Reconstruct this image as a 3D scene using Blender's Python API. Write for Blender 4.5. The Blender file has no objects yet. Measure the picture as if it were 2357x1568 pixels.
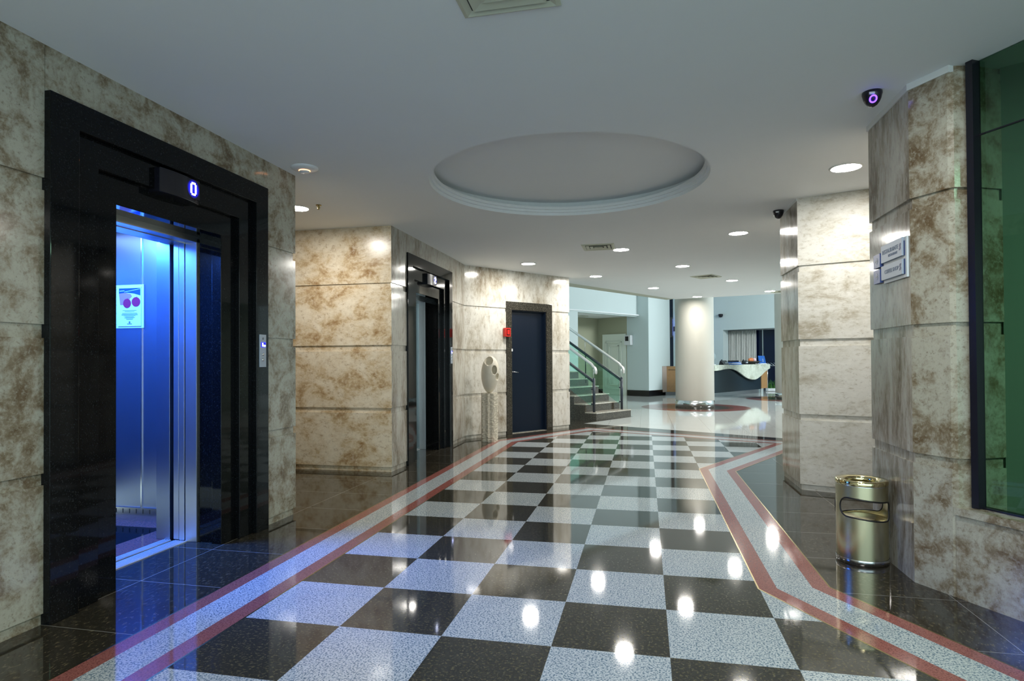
import bpy, bmesh, math, random
from mathutils import Vector, Matrix
random.seed(7)
SC = bpy.context.scene
COL = SC.collection
PI = math.pi
ZC = 2.771                      # ceiling height of the lift lobby

# ------------------------------------------------------------------ materials
def lin(c):
    return tuple((x / 12.92 if x <= .04045 else ((x + .055) / 1.055) ** 2.4) for x in c)

class NT:
    def __init__(s, name):
        s.m = bpy.data.materials.new(name); s.m.use_nodes = True
        s.t = s.m.node_tree; s.t.nodes.clear()
        s.out = s.t.nodes.new('ShaderNodeOutputMaterial')
    def n(s, typ, ins=None, **props):
        nd = s.t.nodes.new('ShaderNode' + typ)
        for k, v in props.items(): setattr(nd, k, v)
        for k, v in (ins or {}).items(): s.set(nd, k, v)
        return nd
    def set(s, nd, k, v):
        i = nd.inputs[k]
        if isinstance(v, bpy.types.NodeSocket): s.t.links.new(v, i)
        elif isinstance(v, (tuple, list)) and len(v) == 3 and i.type == 'RGBA': i.default_value = (*v, 1)
        else: i.default_value = v
    def ramp(s, fac, stops):
        r = s.n('ValToRGB'); e = r.color_ramp.elements
        while len(e) < len(stops): e.new(.5)
        for el, (p, c) in zip(e, stops):
            el.position = p; el.color = (*c, 1) if len(c) == 3 else c
        s.t.links.new(fac, r.inputs[0]); return r.outputs[0]
    def math(s, op, a, b=0.0, c=0.0):
        nd = s.n('Math', operation=op); s.set(nd, 0, a); s.set(nd, 1, b); s.set(nd, 2, c); return nd.outputs[0]
    def mix(s, f, a, b, mode='MIX'):
        nd = s.n('Mix', data_type='RGBA', blend_type=mode)
        s.set(nd, 0, f); s.set(nd, 6, a); s.set(nd, 7, b); return nd.outputs[2]
    def obj(s, scale=(1, 1, 1)):
        tc = s.n('TexCoord'); mp = s.n('Mapping', {'Vector': tc.outputs['Object'], 'Scale': scale}); return mp.outputs[0]
    def noise(s, vec, scale, detail=4, rough=.5, dist=0.0):
        return s.n('TexNoise', {'Vector': vec, 'Scale': scale, 'Detail': detail, 'Roughness': rough, 'Distortion': dist}).outputs['Fac']
    def pbsdf(s, **ins):
        p = s.n('BsdfPrincipled')
        for k, v in ins.items(): s.set(p, k.replace('_', ' '), v)
        return p
    def done(s, sh):
        s.t.links.new(sh.outputs[0] if not isinstance(sh, bpy.types.NodeSocket) else sh, s.out.inputs[0]); return s.m

M = {}
def plain(name, col, rough=.5, metal=0.0, spec=.5, aniso=0.0, vary=.0, vs=20):
    t = NT(name)
    base = col
    if vary:
        f = t.noise(t.obj(), vs, 5, .6)
        base = t.mix(f, tuple(c * (1 - vary) for c in col), tuple(min(1, c * (1 + vary)) for c in col))
    p = t.pbsdf(Base_Color=base, Roughness=rough, Metallic=metal, Specular_IOR_Level=spec, Anisotropic=aniso)
    M[name] = t.done(p); return M[name]

def emit(name, col, strength):
    t = NT(name); e = t.n('Emission', {'Color': col, 'Strength': strength}); M[name] = t.done(e); return M[name]

def marble(name, dark, mid, light, stretch=(1, 1, 1), scale=2.2, rough=.13, pits=.5):
    t = NT(name); v = t.obj(stretch)
    n1 = t.noise(v, scale, 12, .66, .45)
    big = t.noise(v, scale * .35, 3, .5)
    f = t.math('ADD', t.math('MULTIPLY', n1, .78), t.math('MULTIPLY', big, .22))
    c = t.ramp(f, [(.36, dark), (.455, mid), (.50, tuple(.5 * a + .5 * b for a, b in zip(mid, light))), (.575, light)])
    n2 = t.noise(v, scale * 6.5, 8, .7, .3)
    c = t.mix(t.ramp(n2, [(.5, (0, 0, 0)), (.66, (.55, .55, .55))]), c, tuple(min(1, x * 1.12) for x in light))
    c = t.mix(t.ramp(n2, [(.33, (.6, .6, .6)), (.46, (0, 0, 0))]), c, dark)
    n3 = t.noise(v, scale * 15, 5, .6)
    c = t.mix(t.ramp(n3, [(.30, (pits,) * 3), (.38, (0, 0, 0))]), c, tuple(x * .45 for x in dark))
    rg = t.math('MULTIPLY_ADD', n2, .14, rough - .05)
    M[name] = t.done(t.pbsdf(Base_Color=c, Roughness=rg)); return M[name]

marble('marble_blotch', (.135, .092, .048), (.245, .20, .135), (.44, .425, .35), (1, 1, 1), 6.6)
marble('marble_vertical', (.15, .115, .075), (.31, .275, .22), (.50, .485, .43), (1.3, 1.3, .38), 4.2, .10)
marble('marble_warm_lit', (.29, .165, .065), (.55, .42, .26), (.72, .63, .49), (1, 1, 1.35), 3.2, .22)  # stone tone with the warm light on this wall mixed in
marble('marble_pale_lit', (.36, .31, .22), (.60, .58, .51), (.71, .70, .65), (.8, .8, 1.6), 3.4, .42, .35)  # whiteness of the strongly lit pier front put into the stone colour
marble('marble_soft', (.28, .225, .15), (.54, .50, .42), (.72, .70, .64), (1.1, 1.1, .6), 2.4, .12, .4)
marble('counter_marble', (.42, .44, .34), (.56, .60, .50), (.66, .70, .60), (1, 1, 1), 2.0, .25, .1)

def granite(name, base, fleck, fleck2, scale=95, rough=.045, lo=.60, joint=None, stretch=(1, 1, 1)):
    t = NT(name); v = t.obj(stretch)
    n = t.noise(v, scale, 3, .6)
    n2 = t.noise(v, scale * .45, 4, .6)
    c = t.mix(t.ramp(n, [(lo - .06, (0, 0, 0)), (lo + .05, (1, 1, 1))]), base, fleck)
    c = t.mix(t.ramp(n2, [(.56, (0, 0, 0)), (.72, (.7, .7, .7))]), c, fleck2)
    if joint:
        tc = t.n('TexCoord'); sp = t.n('SeparateXYZ', {0: tc.outputs['Object']})
        ms = []
        for ax, off, per in joint:
            fr = t.math('FRACT', t.math('DIVIDE', t.math('ADD', sp.outputs[ax], off), per))
            ms.append(t.math('LESS_THAN', fr, .0035 / per))
        m = ms[0]
        for q in ms[1:]: m = t.math('MAXIMUM', m, q)
        c = t.mix(m, c, (.28, .27, .25))
    M[name] = t.done(t.pbsdf(Base_Color=c, Roughness=rough, Specular_IOR_Level=.22 if name == 'granite_black' else .5)); return M[name]

granite('granite_black', (.0035, .0042, .0048), (.018, .022, .025), (.008, .010, .012), 120, .05, .64)
granite('granite_doorframe', (.035, .032, .026), (.10, .09, .07), (.06, .055, .045), 60, .12, .56)
granite('granite_brown', (.027, .0235, .017), (.10, .08, .048), (.044, .038, .027), 70, .05, .60, ((1, .17 + 6, .59), (0, 2.91 + 4.36 * 3, 4.36)), (1, .45, 1))
granite('granite_red', (.30, .105, .088), (.16, .05, .045), (.36, .16, .14), 150, .08, .56)
granite('granite_white', (.50, .53, .53), (.10, .16, .21), (.41, .45, .46), 125, .07, .54)
granite('granite_hall', (.60, .62, .60), (.40, .44, .45), (.54, .56, .55), 80, .05, .58, ((0, 20, .6), (1, 20, .6)))
granite('granite_step', (.045, .04, .032), (.12, .105, .08), (.07, .06, .05), 60, .12, .56)
granite('granite_tread', (.42, .39, .33), (.25, .22, .17), (.36, .33, .28), 60, .2, .56)

def checker():
    t = NT('granite_checker'); v = t.obj()
    tc = t.n('TexCoord'); sp = t.n('SeparateXYZ', {0: tc.outputs['Object']})
    fx = t.math('FLOOR', t.math('DIVIDE', sp.outputs[0], .5)); fy = t.math('FLOOR', t.math('DIVIDE', sp.outputs[1], .5))
    par = t.math('FLOORED_MODULO', t.math('ADD', fx, fy), 2.0)
    n = t.noise(v, 125, 3, .6); n2 = t.noise(v, 50, 4, .6)
    lt = t.mix(t.ramp(n, [(.47, (0, 0, 0)), (.60, (1, 1, 1))]), (.51, .54, .54), (.10, .16, .21))
    nd = t.noise(v, 75, 3, .6)
    # each dark slab has its own tone
    cell = t.n('CombineXYZ', {0: fx, 1: fy}); wn = t.n('TexWhiteNoise', {'Vector': cell.outputs[0]}, noise_dimensions='2D').outputs['Value']
    db = t.mix(wn, (.024, .0235, .018), (.042, .042, .037))
    dk = t.mix(t.ramp(nd, [(.53, (0, 0, 0)), (.66, (1, 1, 1))]), db, (.118, .102, .056))
    dk = t.mix(t.ramp(n2, [(.56, (0, 0, 0)), (.72, (.6, .6, .6))]), dk, (.05, .047, .042))
    c = t.mix(par, lt, dk)
    M['granite_checker'] = t.done(t.pbsdf(Base_Color=c, Roughness=.055))
checker()

plain('ceiling_paint', (.79, .82, .83), .85, vary=.02, vs=2)
plain('white_trim', (.72, .74, .73), .6)
plain('hall_paint', (.60, .68, .68), .75)
plain('recess_paint', (.38, .38, .27), .8)
plain('green_paint', (.29, .355, .29), .8)
plain('column_paint', (.50, .49, .44), .65)
plain('vent_paint', (.52, .54, .43), .5)
plain('vent_dark', (.05, .052, .045), .8)
plain('black_plastic', (.008, .008, .014), .22)
plain('black_skirting', (.006, .006, .007), .15)
plain('black_rubber', (.008, .008, .008), .4)
plain('steel', (.56, .58, .60), .33, 1.0, aniso=.3, vary=.06, vs=6)
plain('car_steel', (.34, .38, .45), .33, 1.0, aniso=.3, vary=.05, vs=6)
plain('steel_bright', (.70, .71, .72), .18, 1.0)
plain('rail_steel', (.72, .73, .73), .32, .55)
plain('brass_strip', (.42, .33, .14), .25, 1.0)
plain('bin_brass', (.60, .56, .37), .26, 1.0, aniso=.7)
plain('bin_polish', (.74, .66, .38), .08, 1.0)
plain('door_blue', (.005, .011, .025), .32, spec=.3)
plain('rail_blue', (.018, .028, .045), .35)
plain('alarm_red', (.62, .018, .012), .35)
plain('white_plastic', (.75, .76, .78), .35)
plain('grey_plastic', (.42, .47, .52), .4)
plain('stone_egg', (.68, .63, .52), .45, vary=.12, vs=9)
plain('stone_pedestal', (.60, .55, .44), .7, vary=.25, vs=30)
plain('wood', (.42, .235, .10), .4, vary=.18, vs=9)
plain('wood_pale', (.52, .43, .38), .4)
plain('desk_dark', (.010, .022, .032), .35)
plain('curtain_cloth', (.66, .65, .62), .85)
plain('white_door', (.76, .80, .72), .45)
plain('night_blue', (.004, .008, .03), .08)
plain('leaf_green', (.06, .20, .035), .45)
plain('sign_silver', (.36, .42, .50), .42, .35)
plain('sign_rim', (.62, .68, .72), .4)
plain('sign_blue', (.075, .125, .36), .3)
plain('sign_text', (.13, .19, .30), .5)
plain('sign_navy', (.012, .03, .14), .4)
plain('paper', (.70, .72, .78), .6)
plain('poster_navy', (.01, .06, .40), .5)
plain('apple_red', (.34, .015, .05), .35)
plain('basket_pink', (.42, .16, .20), .6)
plain('ink', (.10, .12, .25), .6)
plain('paper_blue', (.03, .14, .50), .4)
plain('orange_fruit', (.70, .22, .08), .4)
plain('pink_petal', (.72, .52, .56), .5)
plain('shade_grey', (.28, .36, .38), .6)
emit('lamp_glow', (1.0, .96, .89), 112)
emit('lift_lamp', (.28, .46, 1.0), 2.5)
emit('led_blue', (.75, .82, 1.0), 9)
emit('led_halo', (.012, .012, 1.0), 1.6)
def digit_halo_mat():  # painted glow: blue emission fading out around the digit
    t = NT('digit_halo'); v = t.obj((1, 1 / .055, 1 / .06)); sp = t.n('SeparateXYZ', {0: v})
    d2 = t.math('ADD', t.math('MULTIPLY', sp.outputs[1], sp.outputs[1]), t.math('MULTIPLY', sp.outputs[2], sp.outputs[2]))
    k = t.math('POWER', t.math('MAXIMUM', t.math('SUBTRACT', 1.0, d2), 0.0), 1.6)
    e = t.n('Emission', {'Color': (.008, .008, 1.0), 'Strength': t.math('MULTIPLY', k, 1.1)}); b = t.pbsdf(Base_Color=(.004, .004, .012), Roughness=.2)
    a = t.n('AddShader'); t.t.links.new(e.outputs[0], a.inputs[0]); t.t.links.new(b.outputs[0], a.inputs[1]); M['digit_halo'] = t.done(a)
digit_halo_mat()
emit('led_violet', (.13, .05, 1.0), 2.2)
emit('led_amber', (1.0, .35, .12), 3.0)
emit('screen_blue', (.15, .25, 1.0), 2.0)

def glass(name, tint, rough=.0, refl=1.0):
    t = NT(name); tr = t.n('BsdfTransparent', {'Color': tint}); g = t.n('BsdfGlossy', {'Color': (1, 1, 1), 'Roughness': rough})
    bf = t.n('NewGeometry').outputs['Backfacing']; fr = t.n('Fresnel', {'IOR': t.math('MULTIPLY_ADD', bf, 1 / 1.45 - 1.45, 1.45)}); f = t.math('MULTIPLY', fr.outputs[0], refl)
    mx = t.n('MixShader'); t.set(mx, 0, f); t.t.links.new(tr.outputs[0], mx.inputs[1]); t.t.links.new(g.outputs[0], mx.inputs[2])
    M[name] = t.done(mx)
glass('glass_green', (.42, .56, .49))
glass('glass_rail', (.78, .955, .89))

# ------------------------------------------------------------------ mesh building
class MB:
    def __init__(s): s.v = []; s.f = []; s.mi = []; s.sm = []; s.cur = 0; s.smooth = False
    def add(s, vs, fs):
        o = len(s.v); s.v += [tuple(map(float, p)) for p in vs]
        for f in fs: s.f.append([i + o for i in f]); s.mi.append(s.cur); s.sm.append(s.smooth)
        return s
    def box(s, x0, y0, z0, x1, y1, z1):
        x0, x1 = sorted((x0, x1)); y0, y1 = sorted((y0, y1)); z0, z1 = sorted((z0, z1))
        v = [(x, y, z) for z in (z0, z1) for x, y in ((x0, y0), (x1, y0), (x1, y1), (x0, y1))]
        return s.add(v, [(3, 2, 1, 0), (4, 5, 6, 7), (0, 1, 5, 4), (1, 2, 6, 5), (2, 3, 7, 6), (3, 0, 4, 7)])
    def prism(s, poly, a, b, axis='z'):
        # poly of 2-D points extruded from a to b along axis
        def P(p, t):
            return {'z': (p[0], p[1], t), 'x': (t, p[0], p[1]), 'y': (p[0], t, p[1])}[axis]
        n = len(poly); v = [P(p, a) for p in poly] + [P(p, b) for p in poly]
        f = [tuple(range(n))[::-1], tuple(range(n, 2 * n))] + [(i, (i + 1) % n, n + (i + 1) % n, n + i) for i in range(n)]
        return s.add(v, f)
    def obox(s, o, ax, ay, az, sx, sy, sz):
        # box from corner o along three direction vectors
        o = Vector(o); ax = Vector(ax) * sx; ay = Vector(ay) * sy; az = Vector(az) * sz
        v = [o + az * k + p for k in (0, 1) for p in (Vector((0, 0, 0)), ax, ax + ay, ay)]
        return s.add(v, [(3, 2, 1, 0), (4, 5, 6, 7), (0, 1, 5, 4), (1, 2, 6, 5), (2, 3, 7, 6), (3, 0, 4, 7)])
    def quad(s, *p): return s.add(p, [tuple(range(len(p)))])
    def lathe(s, prof, n=32, c=(0, 0, 0), a0=0, a1=2 * PI, smooth=True):
        sm = s.smooth; s.smooth = smooth; k = len(prof); full = abs(a1 - a0 - 2 * PI) < 1e-6
        cnt = n if full else n + 1; v = []
        for i in range(cnt):
            a = a0 + (a1 - a0) * i / n
            for r, z in prof: v.append((c[0] + r * math.cos(a), c[1] + r * math.sin(a), c[2] + z))
        f = []
        for i in range(n):
            j = (i + 1) % cnt
            for q in range(k - 1): f.append((i * k + q, j * k + q, j * k + q + 1, i * k + q + 1))
        s.add(v, f); s.smooth = sm; return s
    def tube(s, pts, r, n=12, caps=True, closed=False):
        sm = s.smooth; s.smooth = True; pts = [Vector(p) for p in pts]; m = len(pts); v = []; up = None
        for i, p in enumerate(pts):
            if closed: d = (pts[(i + 1) % m] - pts[i - 1])
            else: d = (pts[min(i + 1, m - 1)] - pts[max(i - 1, 0)])
            d.normalize()
            if up is None:
                up = Vector((0, 0, 1)) if abs(d.z) < .9 else Vector((1, 0, 0))
            x = d.cross(up)
            if x.length < 1e-5: x = d.cross(Vector((0, 1, 0)))
            x.normalize(); y = x.cross(d).normalized(); up = y
            rr = r[i] if isinstance(r, (list, tuple)) else r
            for k in range(n):
                a = 2 * PI * k / n; v.append(p + x * rr * math.cos(a) + y * rr * math.sin(a))
        f = []
        for i in range(m if closed else m - 1):
            j = (i + 1) % m
            for k in range(n):
                l = (k + 1) % n; f.append((i * n + k, i * n + l, j * n + l, j * n + k))
        if caps and not closed: f += [tuple(range(n))[::-1], tuple(range((m - 1) * n, m * n))]
        s.add(v, f); s.smooth = sm; return s
    def ball(s, c, rx, ry=None, rz=None, n=16, m=10):
        ry = ry or rx; rz = rz or rx; sm = s.smooth; s.smooth = True; v = []; f = []
        for i in range(m + 1):
            t = PI * i / m
            for k in range(n):
                a = 2 * PI * k / n; v.append((c[0] + rx * math.sin(t) * math.cos(a), c[1] + ry * math.sin(t) * math.sin(a), c[2] + rz * math.cos(t)))
        for i in range(m):
            for k in range(n):
                l = (k + 1) % n; f.append((i * n + k, (i + 1) * n + k, (i + 1) * n + l, i * n + l))
        s.add(v, f); s.smooth = sm; return s
    def build(s, name, mats, parent=None, local=False, bevel=0, fix=True):
        me = bpy.data.meshes.new(name); me.from_pydata(s.v, [], s.f)
        for m in (mats if isinstance(mats, (list, tuple)) else [mats]): me.materials.append(M[m])
        me.polygons.foreach_set('material_index', s.mi); me.polygons.foreach_set('use_smooth', s.sm)
        if fix:
            bm = bmesh.new(); bm.from_mesh(me); bmesh.ops.remove_doubles(bm, verts=bm.verts, dist=1e-6)
            bmesh.ops.recalc_face_normals(bm, faces=bm.faces); bm.to_mesh(me); bm.free()
        me.update()
        o = bpy.data.objects.new(name, me); COL.objects.link(o)
        if parent is not None: attach(o, parent, local)
        if bevel:
            b = o.modifiers.new('edge', 'BEVEL'); b.width = bevel; b.segments = 2; b.limit_method = 'ANGLE'; b.angle_limit = .6
        return o

def mat_of(o):
    m = Matrix.LocRotScale(o.location, o.rotation_euler, o.scale)
    return mat_of(o.parent) @ o.matrix_parent_inverse @ m if o.parent else m
def attach(o, parent, local=False):
    o.parent = parent
    if not local: o.matrix_parent_inverse = mat_of(parent).inverted()
def tag(o, label, cat, group=None, kind=None):
    o['label'] = label; o['category'] = cat
    if group: o['group'] = group
    if kind: o['kind'] = kind
    return o
def thing(name, label, cat, loc=(0, 0, 0), rotz=0, group=None):
    o = bpy.data.objects.new(name, None); COL.objects.link(o); o.location = loc; o.rotation_euler = (0, 0, rotz)
    o.empty_display_size = .1
    return tag(o, label, cat, group)
def struct(o, label, cat): return tag(o, label, cat, kind='structure')
def dup(root, loc, rotz=None, label=None):
    r = root.copy(); COL.objects.link(r); r.location = loc
    if rotz is not None: r.rotation_euler = (0, 0, rotz)
    if label: r['label'] = label
    for ch in list(root.children):
        c = ch.copy(); COL.objects.link(c); c.parent = r
        for g in list(ch.children):
            d = g.copy(); COL.objects.link(d); d.parent = c
    return r

def offset(pts, d):
    """mitred offset of an open 2-D polyline to its left by d"""
    P = [Vector(p) for p in pts]; out = []
    for i, p in enumerate(P):
        ns = []
        if i > 0: t = (p - P[i - 1]).normalized(); ns.append(Vector((-t.y, t.x)))
        if i < len(P) - 1: t = (P[i + 1] - p).normalized(); ns.append(Vector((-t.y, t.x)))
        if len(ns) == 1: out.append(p + ns[0] * d)
        else:
            b = (ns[0] + ns[1]).normalized(); out.append(p + b * (d / max(.2, b.dot(ns[0]))))
    return out

JOINTS = ((.055, .662), (.718, 1.362), (1.428, 2.068), (2.13, ZC))
def wall_chain(mb, pts, thick=.16, zr=JOINTS, z0=0, z1=ZC, cuts=None, mats=None, rec=.014):
    """stone-clad wall along a polyline, finished face on its right side; slabs stand proud of a recessed core"""
    fr = [Vector(p) for p in pts]; core = offset(pts, rec); back = offset(pts, thick); sb = offset(pts, rec + .004)
    for i in range(len(pts) - 1):
        mb.cur = mats[i] if mats else 0
        mb.prism([core[i], core[i + 1], back[i + 1], back[i]], z0, z1)
        cs = [0.0] + list((cuts or {}).get(i, ())) + [1.0]
        L = (fr[i + 1] - fr[i]).length; g = .0015 / L
        for j in range(len(cs) - 1):
            a = cs[j] + (g if j else 0); b = cs[j + 1] - (g if j < len(cs) - 2 else 0)
            q = [fr[i].lerp(fr[i + 1], a), fr[i].lerp(fr[i + 1], b), sb[i].lerp(sb[i + 1], b), sb[i].lerp(sb[i + 1], a)]
            for za, zb in zr:
                za2, zb2 = max(za, z0), min(zb, z1)
                if zb2 - za2 > .01: mb.prism(q, za2, zb2)

# ------------------------------------------------------------------ camera
cam = bpy.data.cameras.new('camera'); camo = bpy.data.objects.new('camera', cam); COL.objects.link(camo)
yaw, pitch, roll = -.21504, .01151, -.00616
f = Vector((math.sin(yaw) * math.cos(pitch), math.cos(yaw) * math.cos(pitch), math.sin(pitch)))
r = Vector((math.cos(yaw), -math.sin(yaw), 0)); u = r.cross(f)
r2 = r * math.cos(roll) + u * math.sin(roll); u2 = -r * math.sin(roll) + u * math.cos(roll)
camo.matrix_world = Matrix(((r2.x, u2.x, -f.x, -.0903), (r2.y, u2.y, -f.y, -2.63345), (r2.z, u2.z, -f.z, 1.23993), (0, 0, 0, 1)))
cam.sensor_width = 36; cam.lens = 1405.135 * 36 / 2357; cam.shift_y = 30.558 / 2357; cam.clip_start = .05; cam.clip_end = 200
SC.camera = camo

# ------------------------------------------------------------------ floor
mb = MB()
mb.quad((-6, -5.5, 0), (9, -5.5, 0), (9, 30, 0), (-6, 30, 0))
mb.cur = 1
z = .0006
mb.quad((-1.28, 9.394, z), (1.992, 7.634, z), (9, 3.86, z), (9, 30, z), (-6, 30, z), (-6, 15.6, z), (-1.5, 12.9, z), (-.36, 11.02, z))
INNER = [(-2.005, -5.5), (-2.005, 6.47), (-.99, 8.18), (1.75, 6.95), (.5, 4.6), (.5, .88), (1.007, .02), (4.26, -5.5)]
mb.cur = 2; z = .0009
ch = bmesh.new(); fv = [ch.verts.new((x, y, z)) for x, y in INNER]; fc = ch.faces.new(fv); bmesh.ops.triangulate(ch, faces=[fc])
ch.verts.index_update(); mb.add([v.co[:] for v in ch.verts], [[v.index for v in q.verts] for q in ch.faces]); ch.free()
for mi, a, b, z in ((5, -.008, .0, .0013), (3, 0, .094, .0012), (4, .094, .283, .0012), (3, .283, .372, .0012), (5, .372, .380, .0013)):
    mb.cur = mi; A = offset(INNER, a); B = offset(INNER, b)
    for i in range(len(INNER) - 1): mb.quad((*A[i], z), (*A[i + 1], z), (*B[i + 1], z), (*B[i], z))
C1 = (1.16, 13.93); C2 = (4.36, 17.77)
for c in (C1, C2):
    for mi, ra, rb in ((6, .3, .86), (3, .86, .90), (6, .90, .95), (3, .95, 1.36)):
        mb.cur = mi; mb.lathe([(ra, .0016), (rb, .0016)], 48, (*c, 0), smooth=False)
fl = mb.build('floor', ['granite_brown', 'granite_hall', 'granite_checker', 'granite_red', 'granite_white', 'brass_strip', 'granite_step'], fix=False)
for p in fl.data.polygons:
    if p.normal.z < 0: p.flip()
struct(fl, 'polished granite floor with black and white checkerboard inside a red and white border', 'floor')

# ------------------------------------------------------------------ ceiling with a round recess
RC = (-.74, 2.60); RR = 1.18
def ceiling():
    bm = bmesh.new()
    outer = [(-6, -5.5), (6, -5.5), (6, 11.76), (3.01, 12.62), (.66, 13.3), (-1.58, 9.35), (-1.86, 8.85), (-6, 8.85)]
    vo = [bm.verts.new((x, y, ZC)) for x, y in outer]
    vi = [bm.verts.new((RC[0] + RR * math.cos(2 * PI * k / 96), RC[1] + RR * math.sin(2 * PI * k / 96), ZC)) for k in range(96)]
    es = [bm.edges.new((vs[i], vs[(i + 1) % len(vs)])) for vs in (vo, vi) for i in range(len(vs))]
    bmesh.ops.triangle_fill(bm, use_beauty=True, edges=es)
    for fc in list(bm.faces):
        c = fc.calc_center_median()
        if (c.x - RC[0]) ** 2 + (c.y - RC[1]) ** 2 < (RR * .97) ** 2: bm.faces.remove(fc)
    bmesh.ops.recalc_face_normals(bm, faces=bm.faces)
    for fc in bm.faces:
        if fc.normal.z > 0: fc.normal_flip()
    bm.verts.index_update()
    m = MB(); m.add([v.co[:] for v in bm.verts], [[v.index for v in fc.verts] for fc in bm.faces]); bm.free()
    n = len(outer)
    for i in range(n):
        a, b = outer[i], outer[(i + 1) % n]; m.quad((*a, ZC), (*b, ZC), (*b, 3.15), (*a, 3.15))
    m.quad(*[(x, y, 3.15) for x, y in outer])
    # stepped moulding, shadow gap and upper disc
    m.lathe([(RR, 0), (RR, .03), (RR - .022, .03), (RR - .022, .056), (RR - .042, .056), (RR - .042, .085), (RR + .06, .085), (RR + .06, .15), (.0005, .15)], 96, (*RC, ZC), smooth=False)
    o = m.build('ceiling', 'ceiling_paint', fix=False)
    return struct(o, 'white plaster ceiling with a round stepped recess over the checkerboard', 'ceiling')
ceiling()
# ceiling edge strip over the hall; its shade is put into the olive colour
mb = MB(); mb.prism([(-1.58, 9.35), (.66, 13.3), (.46, 13.55), (-1.98, 9.45)], ZC + .012, ZC + .08)
mb.prism([(.66, 13.3), (3.01, 12.62), (6, 11.76), (6, 11.9), (3.05, 12.75), (.66, 13.43)], ZC + .012, ZC + .08)
struct(mb.build('trim_1', 'vent_paint'), 'shaded strip painted olive along the far edge of the lobby ceiling', 'trim')

# ------------------------------------------------------------------ stone walls
LX = -2.89
mb = MB()
wall_chain(mb, [(LX, -.268), (LX, -5.5)][::-1], .14)
wall_chain(mb, [(LX, -.265), (LX, 1.45)], .14, z0=2.545)
wall_chain(mb, [(LX, 1.453), (LX, 1.874), (-4.4, 1.874), (-5.6, 1.874)], .14)
struct(mb.build('wall_left', 'marble_blotch'), 'blotchy beige stone wall around the near lift', 'wall')
BX = -2.872; D0 = Vector((-2.892, 6.684)); DU = Vector((.5947, .804))
d = lambda s: tuple(D0 + DU * s)
mb = MB()
wall_chain(mb, [(-5.6, 3.77), (BX, 3.77), (BX, 4.222)], .14, mats=[0, 1])
wall_chain(mb, [(BX, 4.225), (BX, 5.938)], .14, z0=2.545, mats=[1])
wall_chain(mb, [(BX, 5.943), tuple(D0), d(.864)], .14, mats=[1, 2])
wall_chain(mb, [d(.866), d(1.95)], .14, z0=2.245, mats=[2])
e = Vector(d(2.408)); nb = Vector((-.804, .5947))
wall_chain(mb, [d(1.951), tuple(e), tuple(e + nb * .28)], .14, mats=[2, 2])
struct(mb.build('wall_left_far', ['marble_warm_lit', 'marble_vertical', 'marble_soft']), 'cream stone wall that wraps the far lift and the blue door', 'wall')
# alcove end wall
mb = MB(); mb.box(-5.75, 1.7, 0, -5.6, 3.9, ZC)
struct(mb.build('wall_alcove', 'marble_warm_lit'), 'end wall of the alcove between the two lifts', 'wall')

mb = MB()
wall_chain(mb, [(2.3, 5.2), (1.33, 4.35), (1.335, 3.621), (1.68, 3.492), (2.9, 3.04)], .16, mats=[0, 0, 1, 1])
struct(mb.build('wall_right_far', ['marble_vertical', 'marble_pale_lit']), 'pale stone pier with the camera at its top corner', 'wall')
GZ = ((0, .662), (.718, 1.362), (1.428, 2.068), (2.13, 2.735))
mb = MB()
FD = Vector((.507, -.862)); G2 = Vector((1.475, .955)); GJ = Vector((1.585, .968)); GC1 = Vector((1.466, .970)); GC2 = Vector((1.489, .953))
wall_chain(mb, [(2.3, 2.5), (1.356, 1.782), (1.356, 1.157), tuple(GC1), tuple(GC2), tuple(GJ), tuple(GJ + Vector((.25, .12)))], .16, zr=GZ, mats=[0, 0, 1, 1, 1, 1])
far = G2 + FD * 7.4
mb.cur = 1
wall_chain(mb, [tuple(G2), tuple(far)], .10, zr=((0, .44),), z1=.44, cuts={0: (.09, .18, .27, .36)}, mats=[1], rec=.005)
struct(mb.build('wall_right', ['marble_vertical', 'marble_blotch']), 'brown stone pier with the direction sign and the window parapet', 'wall')
# plaster cornices over the right piers
mb = MB()
def cornice(pts, zb, t=.03):
    A = offset(pts, -.008); B = offset(pts, t)
    for i in range(len(pts) - 1): mb.prism([A[i], A[i + 1], B[i + 1], B[i]], zb, ZC)
cornice([(1.356, 1.79), (1.356, 1.157), tuple(G2)], 2.735)
cornice([(1.33, 4.35), (1.335, 3.621)], 2.75)
struct(mb.build('trim_2', 'white_trim'), 'thin white plaster cornice above the right stone piers', 'trim')

# window on the right
W0 = GJ; WD = Vector((.49, -.872)).normalized(); WN = Vector((WD.y, -WD.x))      # WN points outwards
wroot = MB()
def wp(s, o=0): p = W0 + WD * s + WN * o; return (p.x, p.y)
def wbar(m, s0, s1, o0, o1, z0, z1):
    m.prism([wp(s0, o0), wp(s1, o0), wp(s1, o1), wp(s0, o1)], z0, z1)
wb = MB(); wbar(wb, 0, .036, -.004, .05, .47, ZC); wbar(wb, .036, 7.2, -.006, .006, 2.385, 2.392); wbar(wb, 7.2, 7.24, -.03, .03, .47, ZC); wbar(wb, .03, 7.2, -.02, .02, .462, .478)
win = struct(wb.build('window_1', 'black_plastic'), 'tall green glass window in a thin black frame beside the right pier', 'window')
g = MB(); wbar(g, .03, 3.2, -.005, .005, .478, 2.385); wbar(g, 3.205, 7.2, -.005, .005, .478, 2.385); g.build('window_pane', 'glass_green', win)
g = MB(); wbar(g, .03, 3.2, -.005, .005, 2.392, ZC); wbar(g, 3.205, 7.2, -.005, .005, 2.392, ZC); g.build('window_pane', 'glass_green', win)
sl = MB(); a1 = G2 + Vector((-.012, -.007)); b1 = a1 + FD * 7.3
q = [tuple(a1), tuple(b1), (b1.x + .2, b1.y + .1), (GJ.x + .03, GJ.y + .02)]
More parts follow.
